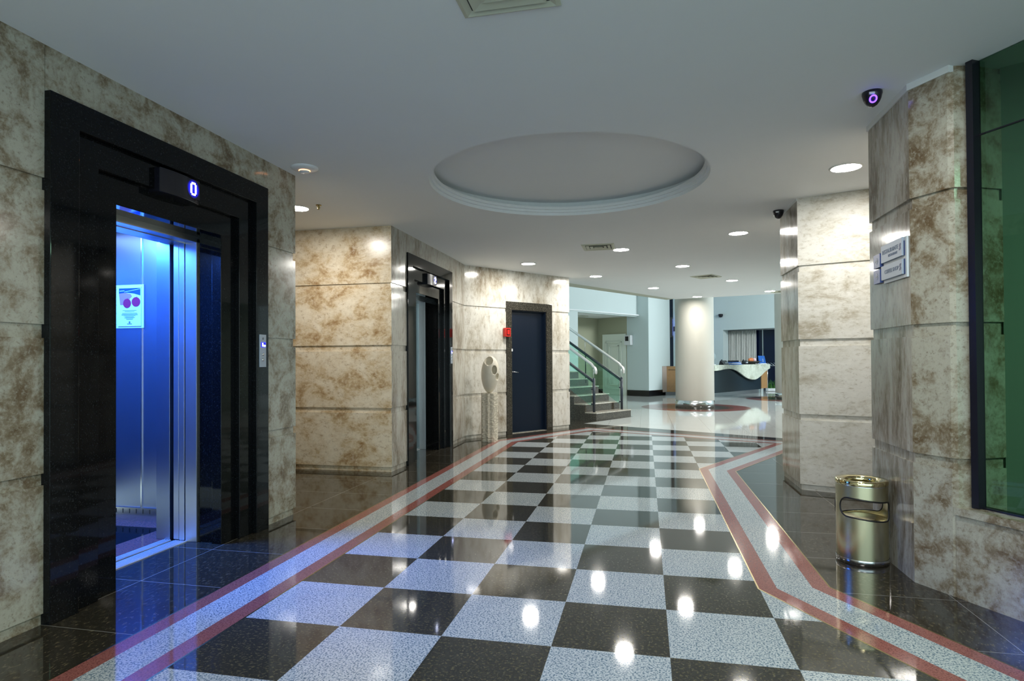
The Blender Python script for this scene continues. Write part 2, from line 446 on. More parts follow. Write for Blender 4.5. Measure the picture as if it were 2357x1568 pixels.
sl.prism(q, .43, .468); sl.build('window_sill', 'marble_blotch', win)
mb = MB(); mb.box(4.6, -5.5, 0, 4.75, 12, ZC); struct(mb.build('wall_cafe', 'green_paint'), 'green wall of the room behind the glass', 'wall')
mb = MB(); mb.prism([(1.75, 1.05), (2.3, 2.42), (4.6, 2.42), (4.6, 2.3), (2.4, 2.3), (1.85, 1.0)], 0, ZC)
struct(mb.build('wall_cafe_side', 'green_paint'), 'green side wall of the room behind the glass', 'wall')

# ------------------------------------------------------------------ lifts
def lift(dy, is_open, label, digit):
    T = thing('elevator', label, 'elevator', (-2.86, dy + .6, 0))
    y0s, y1s, zs = (-.268, -.115, .030, .175), (1.453, 1.310, 1.165, 1.022), (2.548, 2.408, 2.262, 2.112)
    xs = (-2.853, -2.889, -2.925)
    Y = lambda y: y + dy
    for k in range(3):
        a0, a1, b0, b1, zo, zi, xf = Y(y0s[k]), Y(y0s[k + 1]), Y(y1s[k]), Y(y1s[k + 1]), zs[k], zs[k + 1], xs[k]
        m = MB()
        m.prism([(a0, 0), (a1, 0), (a1, zi), (a0, zo)], -3.0, xf, 'x')
        m.prism([(a0, zo), (a1, zi), (b1, zi), (b0, zo)], -3.0, xf, 'x')
        m.prism([(b0, 0), (b1, 0), (b1, zi), (b0, zo)], -3.0, xf, 'x')
        m.build('surround_band', 'granite_black', T, bevel=.003)
    m = MB(); m.box(-3.13, Y(.03), 0, -2.93, Y(.178), 2.25); m.box(-3.13, Y(1.045), 0, -2.93, Y(1.2), 2.25); m.box(-3.13, Y(.17), 2.115, -2.93, Y(1.1), 2.25)
    m.build('reveal', 'granite_black', T)
    m = MB(); m.box(-3.215, Y(.16), 0, -3.125, Y(.20), 2.1); m.box(-3.215, Y(1.028), 0, -3.125, Y(1.3), 2.1); m.box(-3.215, Y(.16), 2.075, -3.125, Y(1.3), 2.13)
    m.build('door_jamb', 'steel', T, bevel=.002)
    m = MB(); m.box(-3.34, Y(-.2), 2.07, -3.215, Y(1.5), 2.5); m.build('door_header', 'steel', T)
    m = MB(); m.box(-3.205, Y(.2), 0, -3.31, Y(1.03), .004)
    for k in range(5): m.box(-3.21 - k * .019, Y(.2), .004, -3.218 - k * .019, Y(1.03), .008)
    m.build('sill', 'rail_steel', T)
    if is_open:
        m = MB(); m.box(-3.268, Y(1.030), .01, -3.225, Y(1.40), 2.075); m.build('landing_door', 'steel', T, bevel=.002)
        m = MB(); m.box(-3.318, Y(1.036), .01, -3.276, Y(1.42), 2.075); m.build('landing_door', 'steel', T, bevel=.002)
        m = MB(); m.box(-3.455, Y(1.032), .004, -3.345, Y(1.44), 2.09); m.build('car_post', 'car_steel', T, bevel=.002)
        # car
        m = MB(); m.box(-3.33, Y(.2), 0, -3.40, Y(1.03), .004)
        for k in range(3): m.box(-3.335 - k * .02, Y(.2), .004, -3.344 - k * .02, Y(1.03), .008)
        m.build('car_sill', 'rail_steel', T)
        m = MB(); m.box(-4.85, Y(1.44), .1, -3.40, Y(1.47), 2.3); m.box(-4.88, Y(-.15), .1, -4.85, Y(1.47), 2.3); m.box(-4.85, Y(-.18), .1, -3.40, Y(-.15), 2.3)
        m.box(-3.43, Y(-.18), 0, -3.40, Y(.18), 2.3); m.box(-3.43, Y(-.18), 2.09, -3.40, Y(1.47), 2.35)
        m.build('car_wall', 'car_steel', T)
        m = MB(); m.box(-3.968, Y(1.432), .1, -3.956, Y(1.44), 2.28); m.box(-4.45, Y(1.432), .1, -4.44, Y(1.44), 2.28); m.build('wall_joint', 'steel_bright', T)
        m = MB(); m.box(-4.85, Y(1.425), 0.003, -3.40, Y(1.44), .105)
        m.cur = 1
        for k in range(22): m.box(-3.5 - k * .062, Y(1.423), .062, -3.506 - k * .062, Y(1.425), .095)
        m.build('kick_plate', ['steel_bright', 'black_rubber'], T)
        m = MB(); m.box(-4.88, Y(-.18), -.05, -3.40, Y(1.47), .001); m.cur = 1
        m.box(-3.62, Y(-.15), .001, -3.405, Y(1.425), .003); m.box(-4.85, Y(1.28), .001, -3.405, Y(1.425), .003); m.cur = 2
        m.box(-4.85, Y(-.15), .001, -3.62, Y(1.28), .003)
        m.build('car_floor', ['granite_step', 'granite_red', 'granite_black'], T)
        m = MB(); m.box(-4.88, Y(-.18), 2.30, -3.40, Y(1.47), 2.36); m.build('car_ceiling', 'white_trim', T)
        m = MB(); m.box(-4.6, Y(.1), 2.285, -3.62, Y(1.2), 2.299); m.build('ceiling_lamp', 'lift_lamp', T)
    else:
        m = MB(); m.box(-3.255, Y(.15), .01, -3.225, Y(.62), 2.09); m.build('landing_door', 'steel', T)
        m = MB(); m.box(-3.285, Y(.60), .01, -3.258, Y(1.2), 2.09); m.build('landing_door', 'steel', T)
        m = MB(); m.box(-3.45, Y(0), 0, -3.40, Y(1.3), 2.3); m.build('shaft_wall', 'black_rubber', T)
    # floor indicator: bulging black box across the upper bands
    m = MB(); pr = []
    for k in range(13):
        t = k / 12; yy = .400 + .335 * t; bul = .012 + .032 * math.sin(PI * min(1, .12 + t * .88)) ** .7
        pr.append((xs[1] + .01 + bul, Y(yy)))
    m.smooth = False
    m.prism([(-2.93, Y(.400))] + pr + [(-2.93, Y(.735))], 2.243, 2.388)
    ind = m.build('floor_indicator', 'black_plastic', T, bevel=.004)
    DG = {'0': ['01110', '10001', '10001', '10001', '10001', '10001', '01110'], '2': ['01110', '10001', '00001', '00110', '01000', '10000', '11111']}[digit]
    m = MB(); px = .0115; yc = .655
    for rI, row in enumerate(DG):
        for cI, b in enumerate(row):
            if b == '1':
                yy = Y(yc - .5 * px * 4 * .85 + cI * px * .85); zz = 2.325 + (3 - rI) * px
                m.box(-2.835, yy - .0042, zz - .0048, -2.8435, yy + .0042, zz + .0048)
    m.build('digit', 'led_blue', ind)
    m = MB(); m.box(-.0052, -.055, -.06, .0052, .055, .06); gl = m.build('display_glow', 'digit_halo', ind, local=True)
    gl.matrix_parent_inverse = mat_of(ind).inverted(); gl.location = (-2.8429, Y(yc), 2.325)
    # call panel
    m = MB(); m.box(-2.854, Y(1.336), 1.205, -2.845, Y(1.413), 1.445); cp = m.build('call_panel', 'sign_silver', T, bevel=.002)
    m = MB(); m.box(-2.846, Y(1.352), 1.352, -2.842, Y(1.402), 1.387); m.build('screen', 'led_halo', cp)
    m = MB(); m.box(-2.8425, Y(1.360), 1.357, -2.841, Y(1.369), 1.382); m.box(-2.8425, Y(1.374), 1.357, -2.841, Y(1.396), 1.368); m.build('digit', 'led_blue', cp)
    for zz in (1.300, 1.258):
        m = MB(); m.lathe([(.0005, .006), (.009, .004), (.011, 0)], 16); b = m.build('button', 'steel_bright', cp)
        b.rotation_euler = (0, PI / 2, 0); b.location = (-2.845, Y(1.374), zz)
    m = MB(); m.lathe([(.006, 0), (.0075, .001), (.0075, .002), (.005, .002)], 16); b = m.build('key_switch', 'black_plastic', cp); b.rotation_euler = (0, PI / 2, 0); b.location = (-2.8455, Y(1.374), 1.415)
    return T
lift(0, True, 'open lift glowing blue inside, framed in stepped black granite', '0')
lift(4.49, False, 'closed far lift in stepped black granite beside the egg sculpture', '2')

# notice board with poster inside the open car
py = 1.43
T = thing('notice_board', 'white notice board on the wall inside the open lift', 'notice board', (-4.15, py, 1.69))
m = MB(); m.box(-4.5, py, 1.517, -3.937, py + .008, 1.859); m.build('board', 'paper', T)
m = MB()
for k, zz in enumerate((1.82, 1.79, 1.757, 1.70, 1.68, 1.667, 1.632, 1.606, 1.58, 1.545)): m.box(-4.30, py - .001, zz, -4.19 - .02 * (k % 3), py, zz + .004)
m.build('printed_list', 'ink', T)
P = thing('poster', 'small poster of red apples and a basket pinned on the white board in the lift', 'poster', (-4.06, py - .004, 1.69))
m = MB(); m.box(-4.172, py - .006, 1.531, -3.957, py - .001, 1.842); m.build('sheet', 'paper', P)
yy = py - .0062
m = MB(); m.prism([(-4.162, 1.832), (-3.962, 1.832), (-3.962, 1.772), (-4.02, 1.788), (-4.09, 1.797), (-4.162, 1.79)], yy - .001, yy, 'y'); m.build('header_band', 'poster_navy', P)
m = MB(); m.prism([(-4.155, 1.808), (-4.11, 1.811), (-4.11, 1.815), (-4.155, 1.812)], yy - .002, yy - .001, 'y')
m.prism([(-4.11, 1.801), (-3.962, 1.823), (-3.962, 1.826), (-4.11, 1.804)], yy - .002, yy - .001, 'y'); m.build('header_text', 'paper', P)
def ellipse(cx, cz, rx, rz, n=24): return [(cx + rx * math.cos(2 * PI * k / n), cz + rz * math.sin(2 * PI * k / n)) for k in range(n)]
m = MB(); m.prism([(-4.162, 1.79), (-4.10, 1.797), (-4.05, 1.785), (-4.04, 1.765), (-4.07, 1.74), (-4.12, 1.70), (-4.150, 1.70)], yy - .001, yy, 'y'); m.build('basket', 'basket_pink', P)
for cx, cz, rx, rz in ((-4.085, 1.712, .037, .037), (-4.002, 1.722, .040, .038)):
    m = MB(); m.prism(ellipse(cx, cz, rx, rz), yy - .002, yy, 'y'); m.prism([(cx, cz + rz - .004), (cx + .004, cz + rz - .004), (cx + .012, cz + rz + .008)], yy - .002, yy, 'y'); m.build('apple', 'apple_red', P)
m = MB()
for k, (w, zz) in enumerate(((.13, 1.655), (.09, 1.646), (.14, 1.632), (.15, 1.625), (.15, 1.618), (.11, 1.611), (.08, 1.604), (.10, 1.597), (.07, 1.590), (.06, 1.583))): m.box(-4.062 - w / 2, yy - .001, zz, -4.062 + w / 2, yy, zz + .003)
m.prism(ellipse(-4.062, 1.562, .008, .009, 12), yy - .001, yy, 'y'); m.box(-4.085, yy - .001, 1.547, -4.04, yy, 1.552)
m.build('printed_text', 'ink', P)

# ------------------------------------------------------------------ blue door in the diagonal wall
DN = Vector((.804, -.5947))           # out of the wall, towards the lobby
def dp(s, o): p = D0 + DU * s + DN * o; return (p.x, p.y)
def dbox(m, s0, s1, o0, o1, z0, z1): m.prism([dp(s0, o0), dp(s1, o0), dp(s1, o1), dp(s0, o1)], z0, z1)
m = MB(); dbox(m, .986, 1.812, -.115, -.073, .012, 2.10)
dr = struct(m.build('door_1', 'door_blue'), 'dark blue metal door in a brown granite frame', 'door')
m = MB(); dbox(m, .866, .986, -.12, .012, 0, 2.245); dbox(m, 1.812, 1.951, -.12, .012, 0, 2.245); dbox(m, .986, 1.812, -.12, .012, 2.105, 2.245); m.build('door_frame', 'granite_doorframe', dr, bevel=.003)
m = MB(); dbox(m, .986, .994, -.12, -.02, 0, 2.105); dbox(m, 1.79, 1.812, -.12, -.01, 0, 2.105); dbox(m, .986, 1.812, -.12, -.02, 2.09, 2.105); m.build('door_stop', 'door_blue', dr)
m = MB(); dbox(m, .986, 1.812, -.12, .0, 0, .006); m.build('threshold', 'granite_tread', dr)
h = MB(); p = Vector((*dp(1.03, -.07), 1.05)); n3 = Vector((*DN, 0)); u3 = Vector((*DU, 0))
h.tube([p, p + n3 * .045], .011); h.tube([p + n3 * .045, p + n3 * .05 + u3 * .03, p + n3 * .05 + u3 * .125 + Vector((0, 0, -.012))], .009)
h.lathe([(.0005, .008), (.02, .006), (.024, 0)], 16, (p.x, p.y, p.z)); h.build('door_handle', 'steel_bright', dr)
m = MB(); dbox(m, .972, .996, -.02, .02, 1.40, 1.445); m.build('door_contact', 'white_plastic', dr)
T = thing('fire_alarm', 'red fire alarm call box at the left edge of the blue door frame', 'fire alarm', (*dp(.86, .03), 1.64))
m = MB(); dbox(m, .79, .905, .012, .075, 1.645, 1.79); m.build('housing', 'alarm_red', T, bevel=.004)
m = MB(); dbox(m, .817, .885, .0755, .078, 1.668, 1.772); m.build('glass_pane', 'black_plastic', T)
m = MB(); dbox(m, .826, .876, .078, .081, 1.68, 1.76); m.build('button_plate', 'alarm_red', T)

# ------------------------------------------------------------------ pedestal and egg sculpture
pc = Vector((-2.455, 6.52))
T = thing('pedestal', 'rough pale stone pedestal post standing on the floor left of the blue door', 'pedestal', (pc.x, pc.y, 0))
mm = MB(); n = 40; rows = 46; vs = []; fs = []
vd = Vector((-.25, .968)); vr = Vector((.968, .25))
shape = [(-.125, .03), (-.11, -.085), (-.02, -.12), (.07, -.115), (.125, -.06), (.128, .06), (.07, .115), (-.08, .115)]
ring = []
for i in range(len(shape)):
    a, b = Vector(shape[i]), Vector(shape[(i + 1) % len(shape)])
    for k in range(5): ring.append((a.lerp(b, k / 5), i))
for j in range(rows + 1):
    zz = .744 * j / rows
    for q, seg in ring:
        amp = .0 if seg in (0, 7) else .0055
        k = 1 + random.uniform(-1, 1) * amp / q.length
        if seg in (1, 2) and amp: k += .010 * math.sin(q.x * 260) / .12 * .5
        w = pc + vr * (q.x * k) + vd * (q.y * k); vs.append((w.x, w.y, zz))
R = len(ring)
for j in range(rows):
    for k in range(R): fs.append((j * R + k, j * R + (k + 1) % R, (j + 1) * R + (k + 1) % R, (j + 1) * R + k))
fs += [tuple(range(R))[::-1], tuple(range(rows * R, (rows + 1) * R))]
mm.add(vs, fs); mm.build('shaft', 'stone_pedestal', T)
def egg():
    m = MB(); prof = []
    for i in range(41):
        t = PI * i / 40; zz = -math.cos(t); rr = math.sin(t) * (.137 * (1 + .10 * zz))
        prof.append((max(rr, .0004), .285 + .285 * zz))
    m.lathe(prof, 56, (0, 0, 0)); o = m.build('egg_sculpture', 'stone_egg')
    cut = MB()
    for dx, zz, rx, rz, dep in ((-.028, .495, .066, .078, -.07), (.060, .36, .043, .074, -.085), (.112, .26, .034, .050, -.055)):
        cut.ball((dx, dep, zz), rx, .09, rz, 24, 16)
    c = cut.build('cutter', 'stone_egg')
    b = o.modifiers.new('holes', 'BOOLEAN'); b.object = c; b.operation = 'DIFFERENCE'; b.solver = 'EXACT'
    dg = bpy.context.evaluated_depsgraph_get(); me = bpy.data.meshes.new_from_object(o.evaluated_get(dg))
    o.modifiers.clear(); o.data = me; bpy.data.objects.remove(c)
    return o
o = egg(); o.location = (pc.x, pc.y, .744); o.rotation_euler = (0, math.radians(3), math.atan2(vr.y, vr.x))
tag(o, 'smooth egg shaped stone sculpture with three scooped holes on a stone pedestal', 'sculpture')

# ------------------------------------------------------------------ litter bin
bc = (1.203, 1.508); br = .142
T = thing('litter_bin', 'round brushed brass litter bin with slots, against the right stone pier', 'bin', (*bc, 0))
vdir = math.atan2(-2.633 - bc[1], -.09 - bc[0])
ns, nh = 180, 100
def slot_poly(t):            # inside test in (angle, height); wavy oval
    return 0
def in_slot(a, z):
    for c in (math.radians(18), math.radians(198)):
        dA = (a - c + PI) % (2 * PI) - PI
        zc = .333 - .010 * math.sin(dA * 1.7); hw = math.radians(72); rr = .057
        ed = hw - rr / br
        if abs(dA) < ed:
            if abs(z - zc) < rr: return True
        elif ((abs(dA) - ed) * br) ** 2 + (z - zc) ** 2 < rr * rr: return True
    return False
m = MB(); m.smooth = True; vs = []
for j in range(nh + 1):
    for k in range(ns):
        a = 2 * PI * k / ns; w = vdir + a; vs.append((bc[0] + br * math.cos(w), bc[1] + br * math.sin(w), .03 + .45 * j / nh))
fs = []
for j in range(nh):
    for k in range(ns):
        if not in_slot(2 * PI * (k + .5) / ns, .03 + .45 * (j + .5) / nh): fs.append((j * ns + k, j * ns + (k + 1) % ns, (j + 1) * ns + (k + 1) % ns, (j + 1) * ns + k))
m.add(vs, fs); o = m.build('body', 'bin_brass', T); sd = o.modifiers.new('wall', 'SOLIDIFY'); sd.thickness = .002; sd.offset = -1
for c in (18, 198):
    pts = []; hw = math.radians(72); rr = .057; ed = hw - rr / br; N = 16
    loop = [(-ed + 2 * ed * i / 20, rr) for i in range(21)] + [(ed + rr / br * math.sin(PI * i / N), rr * math.cos(PI * i / N)) for i in range(1, N)]
    loop += [(ed - 2 * ed * i / 20, -rr) for i in range(21)] + [(-ed - rr / br * math.sin(PI * i / N), -rr * math.cos(PI * i / N)) for i in range(1, N)]
    for dA, dz in loop:
        w = vdir + math.radians(c) + dA; zc = .333 - .010 * math.sin(dA * 1.7)
        pts.append((bc[0] + br * math.cos(w), bc[1] + br * math.sin(w), zc + dz))
    m = MB(); m.tube(pts, .0048, 8, closed=True); m.build('slot_trim', 'black_rubber', T)
m = MB(); m.lathe([(br + .002, .474), (br + .0035, .482), (br + .0035, .496), (br - .002, .503), (.096, .499), (.088, .488), (.090, .468)], 64, (*bc, 0)); m.build('rim', 'bin_polish', T)
m = MB(); m.lathe([(br + .0025, .470), (br + .0025, .474)], 64, (*bc, 0)); m.build('band', 'steel_bright', T)
m = MB(); m.lathe([(br + .002, .034), (br + .003, .030), (br + .003, .003), (br - .004, .0), (.0005, .0)], 64, (*bc, 0)); m.build('base_ring', 'steel_bright', T)
m = MB(); m.lathe([(br - .008, .03), (br - .008, .262), (.0005, .262)], 48, (*bc, 0)); m.build('inner_bucket', 'bin_brass', T)

# ------------------------------------------------------------------ direction sign
SX = 1.3555
T = thing('direction_sign', 'silver and blue direction sign for restaurant and coffee shop on the right pier', 'sign', (SX, 1.42, 1.7))
m = MB(); m.box(SX, 1.171, 1.697, SX - .012, 1.508, 1.928); m.build('back_board', 'sign_rim', T, bevel=.0015)
m = MB(); m.box(SX - .012, 1.193, 1.716, SX - .016, 1.2, 1.803); m.box(SX - .012, 1.193, 1.822, SX - .016, 1.2, 1.905); m.build('edge_strip', 'sign_navy', T)
def sign_text(txt, size, y_right, zc, parent, mat='sign_text'):
    c = bpy.data.curves.new('lettering', 'FONT'); c.body = txt; c.size = size; c.align_x = 'RIGHT'; c.align_y = 'CENTER'; c.extrude = .0004
    c.materials.append(M[mat]); o = bpy.data.objects.new('lettering', c); COL.objects.link(o)
    mx = Matrix(((0, 0, -1, SX - .0262), (-1, 0, 0, y_right), (0, 1, 0, zc), (0, 0, 0, 1)))
    dg = bpy.context.evaluated_depsgraph_get(); me = bpy.data.meshes.new_from_object(o.evaluated_get(dg)); bpy.data.objects.remove(o)
    o2 = bpy.data.objects.new('lettering', me); COL.objects.link(o2); attach(o2, parent); o2.matrix_basis = mx
def leaf(parent, yc, zc, s=1.0):
    m = MB()
    pr = [(-.016, .0), (-.010, .014), (.004, .019), (.016, .018), (.010, .004), (-.002, -.002)]
    m.prism([(yc - a * s * .8, zc + b * s) for a, b in pr], SX - .0255, SX - .0265, 'x')
    pr = [(.015, -.002), (.009, -.016), (-.005, -.021), (-.017, -.020), (-.011, -.006), (.001, .0)]
    m.prism([(yc - a * s * .8, zc + b * s) for a, b in pr], SX - .0255, SX - .0265, 'x')
    m.build('logo', 'sign_navy', parent)
for z0, z1, l1, l2 in ((1.822, 1.927, 'RESTAURANTE', 'RESTAURANT'), (1.717, 1.803, 'COFFEE SHOP', None)):
    m = MB(); m.box(SX - .012, 1.2, z0, SX - .0255, 1.512, z1); pn = m.build('panel', 'sign_silver', T, bevel=.001)
    zc = (z0 + z1) / 2
    sign_text(l1, .036 if l2 else .033, 1.250, zc + (.007 if l2 else 0), pn)
    if l2: sign_text(l2, .022, 1.262, zc - .023, pn)
    leaf(pn, 1.226, zc + (.003 if l2 else .002))
for z0, z1 in ((1.808, 1.893), (1.711, 1.796)):
    m = MB(); m.box(SX, 1.548, z0, SX - .02, 1.656, z1); pn = m.build('arrow_panel', 'sign_blue', T, bevel=.001)
    m = MB(); zc = (z0 + z1) / 2; yc = 1.602; s = .0042
    m.box(SX - .0195, yc - .018, zc - s, SX - .0215, yc + .022, zc + s)
    for sg in (1, -1): m.prism([(yc - .024, zc), (yc - .014, zc), (yc + .004, zc + sg * .020), (yc - .006, zc + sg * .020)], SX - .0195, SX - .0215, 'x')
    m.build('arrow', 'paper', pn)

# ------------------------------------------------------------------ ceiling fittings
def downlight():
    T = thing('downlight', '', 'ceiling light', (0, 0, ZC), 0, None)
    m = MB(); m.lathe([(.125, 0), (.122, -.006), (.108, -.008), (.104, -.003)], 40); m.build('trim_ring', 'white_trim', T, local=True)
    m = MB(); m.lathe([(.104, -.004), (.07, -.0055), (.0005, -.006)], 40); m.build('lamp_disc', 'lamp_glow', T, local=True)
    return T
dl = downlight()
DL = [(-1.881, 6.811, 'lit round ceiling downlight above the egg sculpture and blue door'),
      (-.406, 5.927, 'lit round ceiling downlight touching the small square vent past the round recess'),
      (-.959, 8.538, 'lit round ceiling downlight nearest the far ceiling edge by the stairs'),
      (.515, 7.686, 'lit round ceiling downlight between the two small square vents'),
      (.089, 10.677, 'lit round ceiling downlight close to the ceiling edge left of the round column'),
      (1.154, 12.798, 'lit round ceiling downlight right at the top of the round column'),
      (1.561, 9.803, 'lit round ceiling downlight just right of the tilted square vent'),
      (2.651, 11.969, 'lit round ceiling downlight farthest right, beside the far stone pier'),
      (1.023, 5.159, 'lit round ceiling downlight alone left of the pier top camera'),
      (1.49, 2.69, 'largest lit ceiling downlight, between the two right stone piers'),
      (-3.457, 2.821, 'lit ceiling downlight in the alcove, half hidden by the near lift wall')]
for i, (x, y, lb) in enumerate(DL):
    if i == 0: dl.location = (x, y, ZC); dl['label'] = lb; dl['group'] = 'round ceiling downlights'
    else: dup(dl, (x, y, ZC), label=lb)

def vent(name_label, c, rot, sx, sy, rings, loc_z=ZC, fill=.72):
    T = thing('ceiling_vent', name_label, 'vent', (*c, loc_z), rot, 'ceiling air vents')
    fr = MB(); w = .045
    def ringp(m, ox, oy, ix, iy, za, zb, t=.006):
        # sloped square ring, outer edge at za and inner edge at zb
        o_ = [(-ox, -oy), (ox, -oy), (ox, oy), (-ox, oy)]; i_ = [(-ix, -iy), (ix, -iy), (ix, iy), (-ix, iy)]
        for k in range(4):
            l = (k + 1) % 4
            A, B, Cc, D_ = (*o_[k], za), (*o_[l], za), (*i_[l], zb), (*i_[k], zb)
            up = lambda p: (p[0], p[1], p[2] + t)
            m.add([A, B, Cc, D_, up(A), up(B), up(Cc), up(D_)], [(0, 1, 2, 3), (7, 6, 5, 4), (0, 4, 5, 1), (1, 5, 6, 2), (2, 6, 7, 3), (3, 7, 4, 0)])
    ringp(fr, sx / 2, sy / 2, sx / 2 - w * .4, sy / 2 - w * .4, -.006, -.014); ringp(fr, sx / 2 - w * .4, sy / 2 - w * .4, sx / 2 - w, sy / 2 - w, -.014, -.003)
    fr.build('frame', 'vent_paint', T, local=True)
    bk = MB(); bk.box(-sx / 2 + .01, -sy / 2 + .01, -.0035, sx / 2 - .01, sy / 2 - .01, -.001); bk.build('backing', 'vent_dark', T, local=True)
    for k in range(rings):
        a = w + .01 + k * (min(sx, sy) / 2 - w - .01) / rings; st = (min(sx, sy) / 2 - w - .01) / rings * fill
        v_ = MB(); ringp(v_, sx / 2 - a, sy / 2 - a, sx / 2 - a - st, sy / 2 - a - st, -.016, -.006, .003); v_.build('louvre', 'vent_paint', T, local=True)
    return T
vent('large square olive ceiling vent cut by the top edge of the photo', (-.645, -.255), 0, .43, .43, 3, fill=.98)
vent('small square ceiling vent beside a downlight past the round recess', (-.695, 5.645), 0, .43, .42, 3)
vent('small tilted square ceiling vent near the round column', (1.01, 9.09), math.radians(60), .43, .42, 3)
vent('small ceiling vent next to the rightmost downlight by the far pier', (2.92, 12.15), math.radians(60), .43, .42, 3)

def dome(c, rot, label, glow):
    T = thing('security_camera', label, 'security camera', (*c, ZC), rot, 'black dome cameras')
    m = MB(); prof = [(.0005, 0), (.052, 0), (.053, -.012), (.050, -.022), (.046, -.040), (.038, -.058), (.026, -.074), (.012, -.083), (.0005, -.084)]
    m.lathe(prof, 36); m.build('housing', 'black_plastic', T, local=True)
    m = MB(); m.box(-.036, -.0535, -.018, -.008, -.047, -.030); m.build('sticker', 'white_plastic', T, local=True)
    if glow:
        # ring of small lamps round the lens, on the side that faces the lobby
        ctr = Vector((-.012, -.040, -.052)); nn = Vector((-.15, -.80, -.55)).normalized(); xx = nn.cross(Vector((0, 0, 1))).normalized(); yy_ = xx.cross(nn)
        m = MB(); m.tube([ctr + nn * .006 + xx * .017 * math.cos(t) + yy_ * .019 * math.sin(t) for t in [2 * PI * k / 30 for k in range(30)]], .0042, 8, closed=True); m.build('infrared_ring', 'led_violet', T, local=True)
        m = MB(); m.ball(tuple(ctr + nn * .003), .010, .010, .010); m.build('lens', 'black_plastic', T, local=True)
    return T
dome((1.196, 1.222), math.radians(4), 'black dome camera with a violet glowing ring, above the sign pier', True)
dome((1.262, 4.085), 0, 'small black dome camera at the top corner of the far pier', False)

T = thing('smoke_detector', 'round lilac smoke detector with an orange ring by the lift wall', 'smoke detector', (-2.70, 1.70, ZC))
m = MB(); m.lathe([(.105, 0), (.105, -.006), (.085, -.018), (.045, -.024)], 40); m.build('base', 'white_plastic', T, local=True)
m = MB(); m.lathe([(.044, -.024), (.041, -.029)], 40); m.build('status_ring', 'led_amber', T, local=True)
m = MB(); m.lathe([(.040, -.024), (.040, -.034), (.034, -.040), (.0005, -.042)], 40); m.build('sensor_cap', 'white_plastic', T, local=True)
T = thing('sprinkler', 'tiny brass sprinkler head hanging from the ceiling by the alcove', 'sprinkler', (-3.19, 2.765, ZC))
m = MB(); m.lathe([(.028, 0), (.026, -.006), (.012, -.008), (.012, -.022), (.016, -.026), (.010, -.034), (.010, -.044), (.0005, -.046)], 20); m.build('head', 'brass_strip', T, local=True)

# ------------------------------------------------------------------ stairs and railings
S0 = Vector((-1.08, 9.907, 0)); SU = Vector((.535, .845, 0)); SA = Vector((-.845, .535, 0)); UP = Vector((0, 0, 1))
stair = thing('staircase', 'dark granite staircase with pale treads rising behind the blue door wall', 'staircase', tuple(S0))
TR, RS, SW = .289, .1645, 1.25
for i in range(12):
    o = S0 + SA * (TR * i)
    m = MB(); m.obox(o, SU, SA, UP, SW, TR, RS * (i + 1) - .022); st = m.build('step', 'granite_step', stair)
    m = MB(); m.obox(o + UP * (RS * (i + 1) - .022) - SA * .012, SU, SA, UP, SW + .004, TR + .012, .022); m.build('tread', 'granite_tread', st, bevel=.003)
SLO = RS / TR
def railing(uo, ao, label, tstart):
    T = thing('stair_railing', label, 'railing', tuple(S0 + SU * uo + SA * ao + UP * RS), 0, 'stair railings')
    B = S0 + SU * uo + SA * ao
    k = SLO * 1.045
    m = MB(); m.tube([B + UP * RS, B + UP * .865], .028, 16); m.build('post', 'rail_blue', T)
    tend = 2.6
    m = MB(); m.tube([B + UP * .795, B + SA * tend + UP * (.795 + tend * k)], .030, 14); m.build('lower_rail', 'rail_blue', T)
    # stainless handrail with a hooked end
    pts = [B + SA * tend + UP * (1.125 + tend * k), B + SA * .06 + UP * (1.125 + .06 * k)]
    for q in range(1, 9):
        a = q / 8 * math.radians(118); rr = .088
        pts.append(B + SA * (.03 - rr * math.sin(a) * .95) + UP * (1.125 - .02 - rr * (1 - math.cos(a)) * 1.15))
    m = MB(); m.tube(pts, .029, 14); m.build('handrail', 'rail_steel', T)
    for q in (.01, 1.0, 2.0):
        m = MB(); m.tube([B + SA * q + UP * (.795 + q * k), B + SA * q + UP * (1.11 + q * k)], .006, 8); m.build('standoff', 'steel_bright', T)
    m = MB(); o1 = B - SU * .045
    pl = [(.03, .28), (.03, .83), (tend, .83 + (tend - .03) * k), (tend, .28 + (tend - .03) * k)]
    a_ = [o1 + SA * x + UP * y for x, y in pl]; b_ = [p + SU * .010 for p in a_]
    m.add(a_ + b_, [(0, 1, 2, 3), (7, 6, 5, 4), (0, 4, 5, 1), (1, 5, 6, 2), (2, 6, 7, 3), (3, 7, 4, 0)]); m.build('glass_panel', 'glass_rail', T)
    for zz in (.33, .64):
        m = MB(); m.tube([B + UP * zz + SA * .01, B + UP * zz - SU * .05 + SA * .03], .016, 10); m.build('clamp', 'rail_blue', T)
    m = MB(); B2 = B + SA * .99 + UP * (SLO * .99); m.tube([B2 + UP * (RS - .01), B2 + UP * .80], .012, 10); m.build('baluster', 'rail_blue', T)
    return T
railing(.15, .165, 'near stair railing with steel handrail, dark lower rail and green glass', 0)
railing(1.158, .17, 'far stair railing with the longer steel handrail in front of the white door', 0)

